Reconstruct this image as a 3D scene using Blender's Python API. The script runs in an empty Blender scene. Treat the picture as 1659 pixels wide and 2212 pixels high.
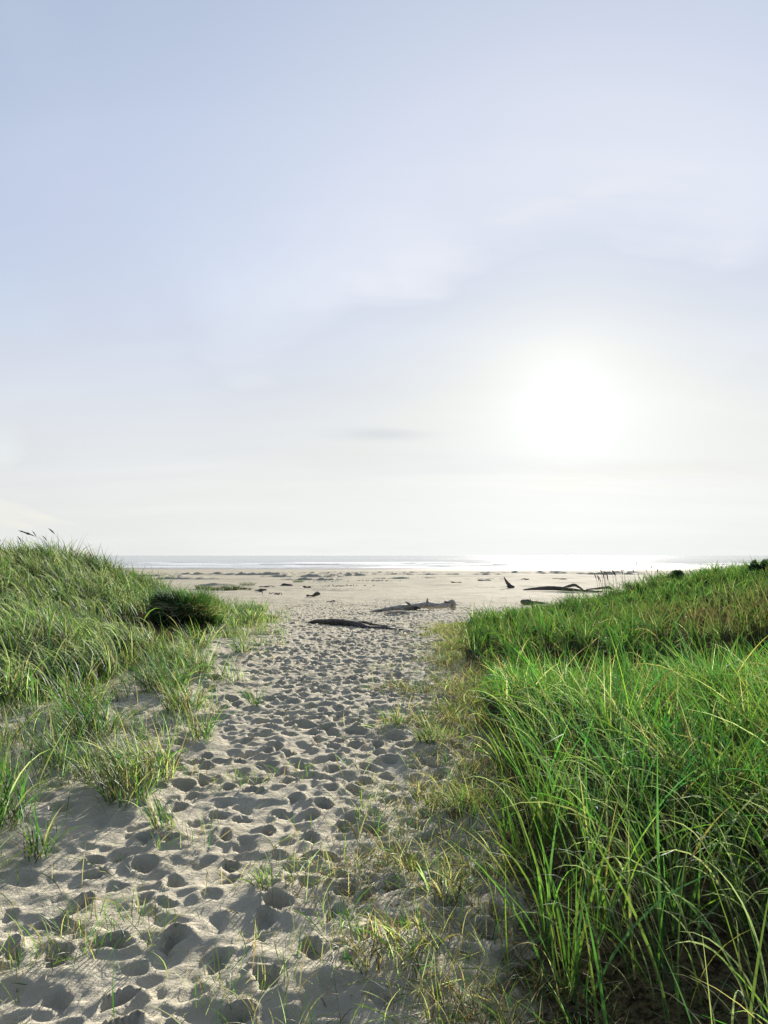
import bpy, math, random
import numpy as np
R = math.radians
sc = bpy.context.scene

# ------------------------------------------------------------------ camera
cam_d = bpy.data.cameras.new('camera'); cam = bpy.data.objects.new('camera', cam_d)
sc.collection.objects.link(cam); sc.camera = cam
cam.location = (0, 0, 1.6)
cam.rotation_euler = (R(90 + 3.37), 0, 0)
cam_d.sensor_fit = 'VERTICAL'; cam_d.sensor_height = 24
cam_d.lens = 24 * 1597 / 2212
cam_d.clip_start = 0.05; cam_d.clip_end = 80000

# ------------------------------------------------------------------ light and sky
SUN_AZ, SUN_EL = 14.0, 11.9            # azimuth to the right of +Y, elevation (degrees)
sd = (math.sin(R(SUN_AZ)) * math.cos(R(SUN_EL)), math.cos(R(SUN_AZ)) * math.cos(R(SUN_EL)), math.sin(R(SUN_EL)))
sl = bpy.data.lights.new('sun', 'SUN'); sun = bpy.data.objects.new('sun', sl); sc.collection.objects.link(sun)
sl.energy = 5.0; sl.angle = R(1.0); sl.color = (1.0, 0.93, 0.82)
sun.rotation_euler = (R(90 - SUN_EL), 0, R(180 - SUN_AZ))

w = bpy.data.worlds.new('World'); sc.world = w; w.use_nodes = True
N = w.node_tree.nodes; L = w.node_tree.links; N.clear()
def nd(t, **k):
    n = N.new(t)
    for a, b in k.items(): setattr(n, a, b)
    return n
def mth(op, a, b=None, c=None, clamp=False, nodes=None, links=None):
    nodes = nodes or N; links = links or L
    n = nodes.new('ShaderNodeMath'); n.operation = op; n.use_clamp = clamp
    for i, v in enumerate((a, b, c)):
        if v is None: continue
        if isinstance(v, (int, float)): n.inputs[i].default_value = v
        else: links.new(v, n.inputs[i])
    return n.outputs[0]
def ramp(x, a, b, c=0.0, d=1.0, smooth=True, nodes=None, links=None):
    nodes = nodes or N; links = links or L
    n = nodes.new('ShaderNodeMapRange'); n.interpolation_type = 'SMOOTHSTEP' if smooth else 'LINEAR'
    links.new(x, n.inputs[0])
    for i, v in enumerate((a, b, c, d)): n.inputs[1 + i].default_value = v
    return n.outputs[0]
def mixc(f, a, b, nodes=None, links=None, blend='MIX'):
    nodes = nodes or N; links = links or L
    n = nodes.new('ShaderNodeMix'); n.data_type = 'RGBA'; n.blend_type = blend; n.clamp_factor = True
    for s, v in ((0, f), (6, a), (7, b)):
        if isinstance(v, (int, float)): n.inputs[s].default_value = v
        elif isinstance(v, tuple): n.inputs[s].default_value = (*v, 1)
        else: links.new(v, n.inputs[s])
    return n.outputs[2]
sky = nd('ShaderNodeTexSky', sky_type='NISHITA', sun_disc=False, sun_elevation=R(SUN_EL), sun_rotation=R(SUN_AZ))
sky.air_density = 1.0; sky.dust_density = 1.0; sky.ozone_density = 1.0; sky.altitude = 5
SKY = 0.080
tc = nd('ShaderNodeTexCoord')
sep = nd('ShaderNodeSeparateXYZ'); L.new(tc.outputs['Generated'], sep.inputs[0])
el = mth('ARCSINE', sep.outputs[2])                       # elevation, radians
az = mth('ARCTAN2', sep.outputs[0], sep.outputs[1])
dot = nd('ShaderNodeVectorMath', operation='DOT_PRODUCT'); L.new(tc.outputs['Generated'], dot.inputs[0]); dot.inputs[1].default_value = sd
ang = mth('ARCCOSINE', mth('MINIMUM', dot.outputs['Value'], 0.99999))
# thin cloud sheet: direction projected on a high plane, stretched into streaks
hz = mth('ADD', mth('MAXIMUM', sep.outputs[2], 0.0), 0.16)
cx = mth('DIVIDE', sep.outputs[0], hz); cy = mth('DIVIDE', sep.outputs[1], hz)
comb = nd('ShaderNodeCombineXYZ'); L.new(cx, comb.inputs[0]); L.new(cy, comb.inputs[1])
def cloud(scale, sx, sy, rot, detail, rough, dist, off=0.0):
    m = nd('ShaderNodeMapping'); L.new(comb.outputs[0], m.inputs[0])
    m.inputs['Rotation'].default_value = (0, 0, R(rot)); m.inputs['Scale'].default_value = (sx, sy, 1); m.inputs['Location'].default_value = (off, off * .7, off * .3)
    t = nd('ShaderNodeTexNoise'); L.new(m.outputs[0], t.inputs[0])
    t.inputs['Scale'].default_value = scale; t.inputs['Detail'].default_value = detail
    t.inputs['Roughness'].default_value = rough; t.inputs['Distortion'].default_value = dist
    return t.outputs[0]
c1 = ramp(cloud(0.75, 1.0, .5, -35, 5, .5, .35, 3.1), .32, .70)      # broad soft veils
c2 = ramp(cloud(0.85, .45, 1.5, 12, 6, .55, .35, 7.7), .36, .74)       # streaks
low = ramp(el, 0.0, 0.42, 1.0, 0.0)
halo1 = mth('POWER', 2.718, mth('MULTIPLY', mth('POWER', mth('DIVIDE', ang, 0.085), 1.15), -1.0))
halo2 = mth('POWER', 2.718, mth('MULTIPLY', mth('DIVIDE', ang, 0.22), -1.0))
halo3 = mth('POWER', 2.718, mth('MULTIPLY', mth('DIVIDE', ang, 0.62), -1.0))
# blue of the clear sky from the Sky Texture, lifted by the thin high veil
nish = nd('ShaderNodeVectorMath', operation='SCALE'); L.new(sky.outputs[0], nish.inputs[0]); nish.inputs['Scale'].default_value = SKY
veil = mth('ADD', mth('ADD', mth('MULTIPLY', c1, .36), mth('MULTIPLY', c2, .16)), mth('MULTIPLY', mth('MULTIPLY', low, .55), ramp(az, -.62, .0, .40, 1.0)))
veil = mth('ADD', veil, .26)
veil = mth('ADD', veil, mth('MULTIPLY', halo3, .85), clamp=True)
bright = mth('ADD', .200, mth('MULTIPLY', low, .072))
bright = mth('ADD', bright, mth('ADD', mth('MULTIPLY', halo1, .075), mth('MULTIPLY', halo3, .105)))
bright = mth('ADD', bright, mth('ADD', mth('MULTIPLY', c1, .012), mth('MULTIPLY', c2, .016)))
bright = mth('MULTIPLY', bright, ramp(ang, .95, 1.9, 1.0, .22))     # veil dimmed away from the sun, out of view, to deepen the shadows
vcol = mixc(mth('ADD', low, halo2, clamp=True), (.86, .96, 1.22), (.985, 1.0, .985))
vb = nd('ShaderNodeVectorMath', operation='SCALE'); L.new(vcol, vb.inputs[0]); L.new(bright, vb.inputs['Scale'])
# thin darker streaks low over the sea
c3 = ramp(cloud(0.7, .35, 2.0, 4, 4, .5, .3, 1.3), .50, .74)
dark = mth('MULTIPLY', mth('MULTIPLY', c3, ramp(el, .02, .10, 0.0, 1.0)), ramp(el, .16, .40, 1.0, 0.0))
cfin = mixc(veil, nish.outputs[0], vb.outputs[0])
cfin = mixc(mth('MULTIPLY', dark, .22), cfin, (.25, .262, .28))
def wisp(a0, e0, wa, we, tilt):
    a_ = mth('SUBTRACT', az, a0); e_ = mth('SUBTRACT', mth('SUBTRACT', el, e0), mth('MULTIPLY', a_, tilt))
    g = mth('ADD', mth('POWER', mth('ABSOLUTE', mth('DIVIDE', a_, wa)), 2.0), mth('POWER', mth('ABSOLUTE', mth('DIVIDE', e_, we)), 2.0))
    return mth('POWER', 2.718, mth('MULTIPLY', g, -1.0))
wn = ramp(cloud(3.0, .5, 2.0, 6, 5, .6, .4, 2.2), .32, .62)
cfin = mixc(mth('MULTIPLY', mth('MULTIPLY', wisp(-.005, .164, .062, .0085, -.02), wn), .45), cfin, (.225, .24, .26))
cfin = mixc(mth('MULTIPLY', mth('MULTIPLY', wisp(.235, .44, .09, .012, .16), wn), .35), cfin, (.36, .355, .335))
cfin = mixc(mth('MULTIPLY', mth('MULTIPLY', wisp(.30, .10, .16, .020, .0), wn), .35), cfin, (.35, .325, .285))
bg = nd('ShaderNodeBackground'); L.new(cfin, bg.inputs[0]); bg.inputs[1].default_value = 1.0
wo = nd('ShaderNodeOutputWorld'); L.new(bg.outputs[0], wo.inputs[0])

sc.view_settings.view_transform = 'Standard'; sc.view_settings.look = 'None'
sc.view_settings.gamma = 1; sc.view_settings.exposure = 1.4
sc.render.engine = 'CYCLES'
sc.cycles.use_denoising = True
sc.cycles.max_bounces = 7; sc.cycles.diffuse_bounces = 3; sc.cycles.glossy_bounces = 2
sc.cycles.transmission_bounces = 4; sc.cycles.transparent_max_bounces = 4
sc.cycles.caustics_reflective = False; sc.cycles.caustics_refractive = False

# ------------------------------------------------------------------ numeric helpers
rng = np.random.default_rng(11)
def _h(ix, iy, s):
    n = (ix.astype(np.int64) * 374761393 + iy.astype(np.int64) * 668265263 + s * 1442695041) & 0xffffffff
    n = ((n ^ (n >> 13)) * 1274126177) & 0xffffffff
    return ((n ^ (n >> 16)) & 0xffff) / 32767.5 - 1.0
def vn(x, y, s=0):
    x = np.asarray(x, float); y = np.asarray(y, float)
    fx = np.floor(x); fy = np.floor(y); u = x - fx; v = y - fy
    u = u * u * u * (u * (u * 6 - 15) + 10); v = v * v * v * (v * (v * 6 - 15) + 10)
    a = _h(fx, fy, s); b = _h(fx + 1, fy, s); c = _h(fx, fy + 1, s); d = _h(fx + 1, fy + 1, s)
    return (a * (1 - u) + b * u) * (1 - v) + (c * (1 - u) + d * u) * v
def fbm(x, y, s=0, o=4, g=.5):
    t = 0; a = 1; x = np.asarray(x, float); y = np.asarray(y, float)
    for i in range(o):
        t = t + a * vn(x, y, s + i * 17); a *= g; x, y = x * 1.93 + y * .35 + 3.7, y * 1.93 - x * .35 + 1.3
    return t
def S(t): t = np.clip(t, 0, 1); return t * t * (3 - 2 * t)

PY = [-200, -60, -5, 8, 12, 18, 22, 28, 36, 50, 100, 170, 200, 220, 300, 600, 40000]
PZ = [.8, .6, 0.02, 0, -.03, -.2, -.4, -.65, -.9, -1.1, -1.5, -1.83, -1.95, -2.06, -2.6, -6, -6]
XE_Y = [0, 2.6, 5, 7, 12, 19, 22, 26, 40]; XE = [.30, .46, .74, .92, 1.36, 1.98, 2.6, 5.5, 14]
def left_edge(x, y): return -x - (3.05 + .55 * fbm(x * .7, y * .7, 281, 3) - .25 * S((y - 12) / 5))
def right_edge(x, y):      # metres inside the right-hand grass
    return x - (np.interp(y, XE_Y, XE) + .16 * fbm(y * 1.1, x * .6, 5, 3))
BANKS = []                 # low wind-cut sand ledges on the beach: x, y, half length, height
for bx, by, bl, bh in ((-30, 128, 9, .26), (-21, 122, 7, .34), (-12, 108, 6, .30), (-2, 128, 8, .22), (-6, 118, 3, .28),
                       (-9, 92, 4, .22), (22, 138, 6, .26), (17, 118, 3.5, .22), (32, 132, 5, .26), (39, 128, 6, .40),
                       (30, 135, 7, .22), (45, 140, 5, .24), (-34, 110, 5, .26), (-26, 96, 4, .24), (4, 101, 5, .14), (-16, 70, 2.4, .14),
                       (9, 124, 7, .20), (0, 140, 12, .18), (-14, 137, 10, .22), (14, 95, 6, .10), (12, 66, 4, .07), (-4, 60, 4, .06)):
    BANKS.append((bx, by, bl, bh))
def H(x, y, detail=True):
    x = np.asarray(x, float); y = np.asarray(y, float)
    z = np.interp(y, PY, PZ)
    # left dune
    la = S((-x - (2.3 + .03 * np.clip(y, 0, 30)) + .45 * fbm(x * .35, y * .35, 3, 3)) / 6.2)
    z = z + 1.42 * la ** 1.4 * S((y - 4.6) / 8.5) * (1 - S((y - 18.5) / 13)) * (1 + .10 * fbm(x * .3, y * .3, 9, 3))
    z = z + .10 * S((-x - 1.2) / 2) * (1 - S((y - 25) / 10)) * S((y+4)/6)
    # hummock at the end of the left dune
    z = z + .40 * np.exp(-(((x + 4.2) / .66) ** 2 + ((y - 15.9) / .8) ** 2))
    # right dune
    xr = np.clip(x, -5, 40)
    z = z + 1.75 * S((xr - 3.0) / 12) * (1 - S((y - (25 + .2 * xr)) / 12)) * S((y + 2) / 18) * (1 + .12 * fbm(x * .22, y * .22, 21, 3))
    z = z + .10 * S(right_edge(x, y) / .5) * (1 - S((y - 20) / 6))
    hy = y + .7 * fbm(x * .45, y * 0, 25, 3)
    z = z + (-.19 * np.exp(-((hy - 9.6) / 1.2) ** 2) + .16 * np.exp(-((hy - 12.3) / 1.2) ** 2)) * S((x - 1.6) / 1.2)
    # beach: long low undulations and ledges
    b = S((y - 40) / 40) * (1 - S((y - 150) / 40))
    z = z + b * (.07 * fbm(x * .05, y * .11, 33, 4) + .05 * fbm(x * .16, y * .5, 35, 3))
    z = z + .05 * S((y - 10) / 8) * (1 - S((y - 60) / 20)) * fbm(x * .33, y * .33, 40, 3)
    if detail:
        for bx, by, bl, bh in BANKS:
            m = (np.abs(x - bx) < bl * 1.6) & (np.abs(y - by) < 9)
            if not np.any(m): continue
            xx = x[m] - bx; yy = y[m] - by + .9 * fbm(x[m] * .25, x[m] * 0 + by, 51, 3)
            prof = np.where(yy < 0, np.exp(-(yy / .7) ** 2), np.exp(-(yy / 3.2) ** 2))
            z[m] = z[m] + 1.0 * bh * prof * np.clip(1 - (xx / (bl * 1.3)) ** 2, 0, 1) * (1 + .9 * fbm(x[m] * 1.3, y[m] * .2, 57, 3))
    return z
def Hs(x, y): return float(H(np.array([x]), np.array([y]))[0])
#--END-H

# ------------------------------------------------------------------ object helpers
def link(o): sc.collection.objects.link(o); return o
def tag(o, label=None, cat=None, group=None, kind=None):
    if label: o['label'] = label
    if cat: o['category'] = cat
    if group: o['group'] = group
    if kind: o['kind'] = kind
    return o
def mesh_from(name, V, F, mat, parent=None, smooth=True, cols=None, attrs=None):
    """V (n,3), F (m,4) quads"""
    me = bpy.data.meshes.new(name)
    V = np.ascontiguousarray(V, np.float32); F = np.ascontiguousarray(F, np.int32); k = F.shape[1]
    me.vertices.add(len(V)); me.vertices.foreach_set('co', V.ravel())
    me.loops.add(F.size); me.loops.foreach_set('vertex_index', F.ravel())
    me.polygons.add(len(F)); me.polygons.foreach_set('loop_start', np.arange(0, F.size, k, dtype=np.int32))
    me.polygons.foreach_set('loop_total', np.full(len(F), k, np.int32))
    me.polygons.foreach_set('use_smooth', np.full(len(F), smooth))
    me.update(calc_edges=True)
    if cols is not None:
        a = me.color_attributes.new('tint', 'FLOAT_COLOR', 'POINT')
        c = np.ones((len(V), 4), np.float32); c[:, :3] = cols; a.data.foreach_set('color', c.ravel())
    for kx, v in (attrs or {}).items():
        a = me.attributes.new(kx, 'FLOAT', 'POINT'); a.data.foreach_set('value', np.ascontiguousarray(v, np.float32))
    me.materials.append(mat)
    o = bpy.data.objects.new(name, me); link(o)
    if parent: o.parent = parent
    return o
def grid_faces(nr, ncol):
    i = np.arange((nr - 1) * ncol).reshape(nr - 1, ncol)[:, :-1]
    return np.stack([i, i + 1, i + ncol + 1, i + ncol], -1).reshape(-1, 4)

class Mat:
    def __init__(s, name):
        s.m = bpy.data.materials.new(name); s.m.use_nodes = True
        s.N = s.m.node_tree.nodes; s.L = s.m.node_tree.links
        s.b = s.N['Principled BSDF']; s.out = s.N['Material Output']
    def n(s, t, **k):
        x = s.N.new(t)
        for a, b in k.items(): setattr(x, a, b)
        return x
    def noise(s, scale, detail=4, rough=.55, vec=None, sc3=None, dist=0):
        t = s.n('ShaderNodeTexNoise'); t.inputs['Scale'].default_value = scale; t.inputs['Detail'].default_value = detail
        t.inputs['Roughness'].default_value = rough; t.inputs['Distortion'].default_value = dist
        v = vec or s.obj()
        if sc3:
            m = s.n('ShaderNodeMapping'); s.L.new(v, m.inputs[0]); m.inputs['Scale'].default_value = sc3; v = m.outputs[0]
        s.L.new(v, t.inputs[0]); return t.outputs[0]
    def obj(s):
        if not hasattr(s, '_o'): s._o = s.n('ShaderNodeTexCoord').outputs['Object']
        return s._o
    def attr(s, name, out='Fac'):
        a = s.n('ShaderNodeAttribute'); a.attribute_name = name; return a.outputs[out]
    def math(s, *a, **k): return mth(*a, nodes=s.N, links=s.L, **k)
    def ramp(s, *a, **k): return ramp(*a, nodes=s.N, links=s.L, **k)
    def mix(s, *a, **k): return mixc(*a, nodes=s.N, links=s.L, **k)
    def bump(s, h, strength, dist, normal=None):
        b = s.n('ShaderNodeBump'); b.inputs['Strength'].default_value = strength; b.inputs['Distance'].default_value = dist
        s.L.new(h, b.inputs['Height'])
        if normal: s.L.new(normal, b.inputs['Normal'])
        return b.outputs[0]

# ---- sand
M = Mat('sand'); 
n1 = M.noise(.8, 5); n2 = M.noise(9, 6, .65); n3 = M.noise(420, 2, .6); n4 = M.noise(60, 5, .7)
col = M.mix(M.ramp(n1, .3, .7), (.465, .43, .33), (.53, .49, .39))
col = M.mix(M.math('MULTIPLY', M.ramp(n2, .35, .7), .35), col, (.37, .33, .255))
col = M.mix(M.math('MULTIPLY', M.ramp(n3, .52, .72), .35), col, (.20, .17, .14))      # dark grains
col = M.mix(M.math('MULTIPLY', M.ramp(n4, .62, .78), .45), col, (.25, .20, .145))     # scraps of dry plant matter
lit = M.attr('litter_shade')
lcol = M.mix(M.ramp(M.noise(35, 5, .7), .35, .65), (.02, .016, .010), (.12, .095, .052))  # litter brown, its dark tone taken near black as painted shade between blades
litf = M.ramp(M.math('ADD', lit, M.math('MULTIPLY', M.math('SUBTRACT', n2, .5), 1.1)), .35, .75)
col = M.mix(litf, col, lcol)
wet = M.attr('wet')
col = M.mix(wet, col, (.17, .155, .135))
M.L.new(col, M.b.inputs['Base Color'])
M.L.new(M.math('SUBTRACT', .95, M.math('MULTIPLY', wet, .60)), M.b.inputs['Roughness'])
M.L.new(M.math('MULTIPLY', M.math('ADD', .006, M.math('MULTIPLY', wet, .28)), M.math('SUBTRACT', 1.0, litf)), M.b.inputs['Specular IOR Level'])
nb = M.bump(M.noise(300, 3, .7), .35, .004)
nb = M.bump(M.noise(26, 6, .66), .6, .03, nb)
M.L.new(nb, M.b.inputs['Normal'])
MAT_SAND = M.m

# ---- grass
def grass_mat(name, gloss=.03, trans=.5):
    M = Mat(name); M.N.remove(M.b)
    c = M.attr('tint', 'Color')
    d = M.n('ShaderNodeBsdfDiffuse'); M.L.new(c, d.inputs[0])
    t = M.n('ShaderNodeBsdfTranslucent'); M.L.new(M.mix(1.0, c, (1.08, 1.28, .74), blend='MULTIPLY'), t.inputs[0])
    m1 = M.n('ShaderNodeMixShader'); m1.inputs[0].default_value = trans; M.L.new(d.outputs[0], m1.inputs[1]); M.L.new(t.outputs[0], m1.inputs[2])
    g = M.n('ShaderNodeBsdfGlossy'); g.inputs['Roughness'].default_value = .5; g.inputs[0].default_value = (.9, .95, 1, 1)
    m2 = M.n('ShaderNodeMixShader'); m2.inputs[0].default_value = gloss; M.L.new(m1.outputs[0], m2.inputs[1]); M.L.new(g.outputs[0], m2.inputs[2])
    M.L.new(m2.outputs[0], M.out.inputs[0]); return M.m
MAT_GRASS = grass_mat('marram_grass')
MAT_DRY = grass_mat('dry_stalks', .03, .3)

# ---- wood
def wood_mat(name, c0, c1, c2, rough=.85):
    M = Mat(name)
    g = M.noise(14, 6, .65, sc3=(.12, 1, 1)); g2 = M.noise(3, 4, .6)
    M.L.new(M.mix(M.math('MULTIPLY', M.ramp(g2, .45, .7), .6), M.mix(M.ramp(g, .35, .65), c0, c1), c2), M.b.inputs['Base Color'])
    M.b.inputs['Roughness'].default_value = rough
    cr = M.ramp(M.noise(30, 5, .7, sc3=(.07, 1, .6), dist=.4), .56, .66)
    g = M.math('SUBTRACT', g, M.math('MULTIPLY', cr, .6))
    M.L.new(M.mix(cr, M.b.inputs['Base Color'].links[0].from_socket, tuple(v * .4 for v in c0)), M.b.inputs['Base Color'])
    M.L.new(M.bump(g, 1.0, .05, M.bump(M.noise(40, 4, sc3=(.15, 1, 1)), .6, .01)), M.b.inputs['Normal'])
    return M.m
MAT_BLEACH = wood_mat('bleached_wood', (.26, .235, .20), (.66, .62, .56), (.45, .40, .33))
MAT_DARKW = wood_mat('wet_dark_wood', (.045, .04, .037), (.17, .15, .135), (.08, .068, .06))
MAT_GREYW = wood_mat('grey_weathered_wood', (.09, .08, .07), (.24, .215, .19), (.14, .12, .10))

# ------------------------------------------------------------------ ground
def spaced(segs):
    out = [segs[0][0]]
    for a, b, s0, s1 in segs:       # from a to b with step growing s0 -> s1
        p = a
        while p < b - 1e-9:
            t = (p - a) / (b - a); p += s0 * (s1 / s0) ** t; out.append(min(p, b))
    return np.array(out)
xp = spaced([(0, 2.6, .016, .018), (2.6, 6, .018, .06), (6, 16, .06, .25), (16, 60, .25, 1.0), (60, 400, 1, 40), (400, 22000, 60, 6000)])
gx = np.concatenate([-xp[:0:-1], xp])
gy = spaced([(-60, 1.2, 8, .06), (1.2, 2.2, .05, .018), (2.2, 4.5, .016, .018), (4.5, 12, .02, .055), (12, 50, .055, .17), (50, 150, .2, .7), (150, 600, .8, 40), (600, 26000, 80, 6000)])
GX, GY = np.meshgrid(gx, gy)
GZ = H(GX.ravel().copy(), GY.ravel().copy()).reshape(GX.shape)
near = S((GY + 3) / 2) * (1 - S((GY - 44) / 10))
path_c = np.interp(gy, [0, 3, 7, 13, 22, 34], [-.25, -.25, -.55, -.3, .1, .5])
PC = np.interp(GY, [0, 3, 7, 13, 22, 34], [-.25, -.25, -.55, -.3, .1, .5])
# wind and foot worn small relief
relief = .015 * fbm(GX * 2.3, GY * 3.4, 61, 4) + .006 * fbm(GX * 9, GY * 13, 66, 3)
relief += .006 * fbm(GX * 4.5, GY * 6.5, 63, 3) * (1 - S((GY - 3.5) / 3))
GZ += near * relief * (1 - .6 * S(right_edge(GX, GY) / .5))
# footprints
prng = random.Random(5)
pts = []
cell = {}
def try_pt(x, y, r):
    k = (int(x / .3), int(y / .3))
    for i in (-1, 0, 1):
        for j in (-1, 0, 1):
            for q in cell.get((k[0] + i, k[1] + j), ()):
                if (q[0] - x) ** 2 + ((q[1] - y) * .85) ** 2 < r * r: return False
    cell.setdefault(k, []).append((x, y)); pts.append((x, y)); return True
cell_o = {}
def spread(n, r0, r1, wid):
    global cell, pts
    cell = {}; pts = []
    for _ in range(n):
        y = 1.6 + 40 * prng.random() ** 1.35
        hw = np.interp(y, [0, 3, 6, 10, 16, 22, 30, 42], [1.3, 1.2, 1.15, 1.45, 1.9, 2.8, 4.2, 6.0]) * wid
        c = float(np.interp(y, [0, 3, 7, 13, 22, 34, 44], [-.35, -.35, -.5, -.45, -.15, .3, .6]))
        x = c + prng.gauss(0, .60) * hw
        if abs(x - c) > 1.9 * hw: continue
        if y > 28 and prng.random() > (42 - y) / 14: continue
        try_pt(x, y, prng.uniform(r0, r1) * (1 + .4 * (abs(x - c) > hw)))
    return list(pts)
old_prints = [(x, y, 0) for x, y in spread(30000, .10, .26, 1.25)]
new_prints = [(x, y, 1) for x, y in spread(40000, .12, .27, .95)]
HOLE = np.zeros_like(GZ); RIM = np.zeros_like(GZ)
WXn = .030 * fbm(GX * 6, GY * 6, 171, 2) + .012 * fbm(GX * 19, GY * 19, 181, 2)
WYn = .036 * fbm(GX * 6, GY * 6, 191, 2) + .012 * fbm(GX * 19, GY * 19, 201, 2)
for (px, py, fresh) in old_prints + new_prints:
    a = prng.gauss(0, .5)
    if fresh:
        ln = prng.uniform(.055, .112); wd = prng.uniform(.042, .072); dp = prng.uniform(.030, .066); soft = .42
        if prng.random() < .08: ln *= 1.3; wd *= 1.3; dp *= 1.2
        if prng.random() < .35: dp *= .5; soft = .8
    else:
        ln = prng.uniform(.06, .15); wd = prng.uniform(.05, .10); dp = prng.uniform(.006, .020); soft = .85
    sc_ = 1 - .26 * min(max((6 - py) / 2.5, 0), 1); ln *= sc_; wd *= sc_; dp *= .5 + .5 * sc_
    rr = ln * 2.5
    i0, i1 = np.searchsorted(gx, [px - rr, px + rr]); j0, j1 = np.searchsorted(gy, [py - rr, py + rr])
    if i1 - i0 < 2 or j1 - j0 < 2: continue
    X = GX[j0:j1, i0:i1] - px + WXn[j0:j1, i0:i1]; Y = GY[j0:j1, i0:i1] - py + WYn[j0:j1, i0:i1]
    ca, sa = math.cos(a), math.sin(a)
    U = X * ca + Y * sa; Vv = -X * sa + Y * ca
    q = np.sqrt((U / (wd * (1 + .18 * Vv / ln))) ** 2 + (Vv / ln) ** 2)
    bowl = -dp * (1 - S((q - (1 - soft)) / (soft * 1.15)))
    rim = dp * (.42 if fresh else .25) * np.exp(-((q - 1.30) / .30) ** 2) * np.clip(.75 + .5 * Vv / ln, .2, 1.3)
    H0 = HOLE[j0:j1, i0:i1]
    HOLE[j0:j1, i0:i1] = np.minimum(H0, bowl) + .25 * np.maximum(H0, bowl)
    RIM[j0:j1, i0:i1] = np.maximum(RIM[j0:j1, i0:i1] * (q > 1.0 if fresh else 1), rim)
dens = 1 - .75 * S(right_edge(GX, GY) / .3)
GZ += (np.maximum(HOLE, -.10) + RIM * (1 + HOLE / .05).clip(0, 1)) * dens
# wind-blown sand gathered round the feet of the single tufts
for tx, ty, tr in ((-2.16, 4.25, .13), (-1.62, 4.75, .11), (-1.62, 5.20, .16), (-1.86, 5.02, .09), (-2.40, 6.20, .17), (-2.30, 5.35, .05), (-2.98, 5.75, .13), (-2.42, 8.3, .20), (-1.98, 7.4, .14), (-2.35, 9.6, .16), (-1.55, 6.35, .09), (-2.85, 7.0, .17), (-3.0, 4.9, .12), (-1.92, 3.35, .09), (-1.55, 2.7, .07), (-1.78, 3.9, .05), (-1.25, 4.35, .07), (-2.9, 10.6, .2), (-3.05, 12.2, .2), (-1.35, 7.9, .05), (-2.25, 11.9, .12), (-3.35, 18.3, .28), (-4.15, 18.2, .30), (-4.6, 26.2, .42), (-3.2, 16.0, .18), (-.02, 2.95, .12), (.12, 3.08, .09), (.48, 4.6, .10), (.42, 6.3, .11), (.10, 7.0, .08), (-.55, 3.6, .05), (.30, 3.5, .1)):
    i0, i1 = np.searchsorted(gx, [tx - 1, tx + 1]); j0, j1 = np.searchsorted(gy, [ty - 1, ty + 1.2])
    X = GX[j0:j1, i0:i1] - tx; Y = GY[j0:j1, i0:i1] - ty
    gsn = np.exp(-((X / (tr * 1.9)) ** 2 + (Y / (tr * 2.1)) ** 2)); GZ[j0:j1, i0:i1] = GZ[j0:j1, i0:i1] * (1 - .5 * gsn) + gsn * (.5 * H((X + tx).ravel(), (Y + ty).ravel()).reshape(X.shape) + .035 + .25 * tr * .5)
GZ_FULL = GZ
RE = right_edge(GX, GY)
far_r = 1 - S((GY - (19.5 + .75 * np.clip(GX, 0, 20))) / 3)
litter_shade = S((RE + .35) / .7) * far_r * (GX > 0)
litter_shade = np.maximum(litter_shade * 1.0, .38 * S((RE + .95) / .6) * far_r * (GX > -.3) * (GY < 13))
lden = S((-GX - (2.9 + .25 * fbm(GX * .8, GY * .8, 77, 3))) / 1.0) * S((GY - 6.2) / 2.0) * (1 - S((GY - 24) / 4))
litter_shade = np.maximum(litter_shade, lden * .95)
wetv = S((GY - (172 + 6 * fbm(GX * .02, GY * 0, 81, 2))) / 14)
V = np.stack([GX, GY, GZ], -1).reshape(-1, 3)
ground = mesh_from('sand_ground', V, grid_faces(len(gy), len(gx)), MAT_SAND, attrs={'litter_shade': litter_shade.ravel(), 'wet': wetv.ravel()})
tag(ground, kind='structure')
def GH(x, y):        # height of the finished ground (bilinear)
    x = np.asarray(x, float); y = np.asarray(y, float)
    i = np.clip(np.searchsorted(gx, x) - 1, 0, len(gx) - 2); j = np.clip(np.searchsorted(gy, y) - 1, 0, len(gy) - 2)
    u = (x - gx[i]) / (gx[i + 1] - gx[i]); v = (y - gy[j]) / (gy[j + 1] - gy[j])
    return (GZ[j, i] * (1 - u) + GZ[j, i + 1] * u) * (1 - v) + (GZ[j + 1, i] * (1 - u) + GZ[j + 1, i + 1] * u) * v
def gz(x, y): return float(GH(x, y))

# ------------------------------------------------------------------ sea
M = Mat('sea_water')
foam = M.attr('foam')
fn = M.noise(.35, 5, .7, sc3=(.35, 1, 1))
ff = M.ramp(M.math('ADD', foam, M.math('MULTIPLY', M.math('SUBTRACT', fn, .5), 1.1)), .40, .62)
M.L.new(M.mix(ff, (.26, .29, .30), (.66, .68, .69)), M.b.inputs['Base Color'])
M.L.new(M.math('ADD', .15, M.math('MULTIPLY', ff, .6)), M.b.inputs['Roughness'])
M.b.inputs['IOR'].default_value = 1.33
M.L.new(M.bump(M.noise(.5, 5, .65, sc3=(.4, 1, 1)), .25, .4, M.bump(M.noise(3, 4, .6), .4, .06)), M.b.inputs['Normal'])
MAT_SEA = M.m
wx = np.concatenate([-spaced([(0, 300, 3, 4), (300, 26000, 20, 5000)])[:0:-1], spaced([(0, 300, 3, 4), (300, 26000, 20, 5000)])])
wy = spaced([(205, 420, .8, 1.2), (420, 1500, 2, 20), (1500, 40000, 40, 6000)])
WX, WY = np.meshgrid(wx, wy)
near_s = 1 - S((WY - 420) / 500)
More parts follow.
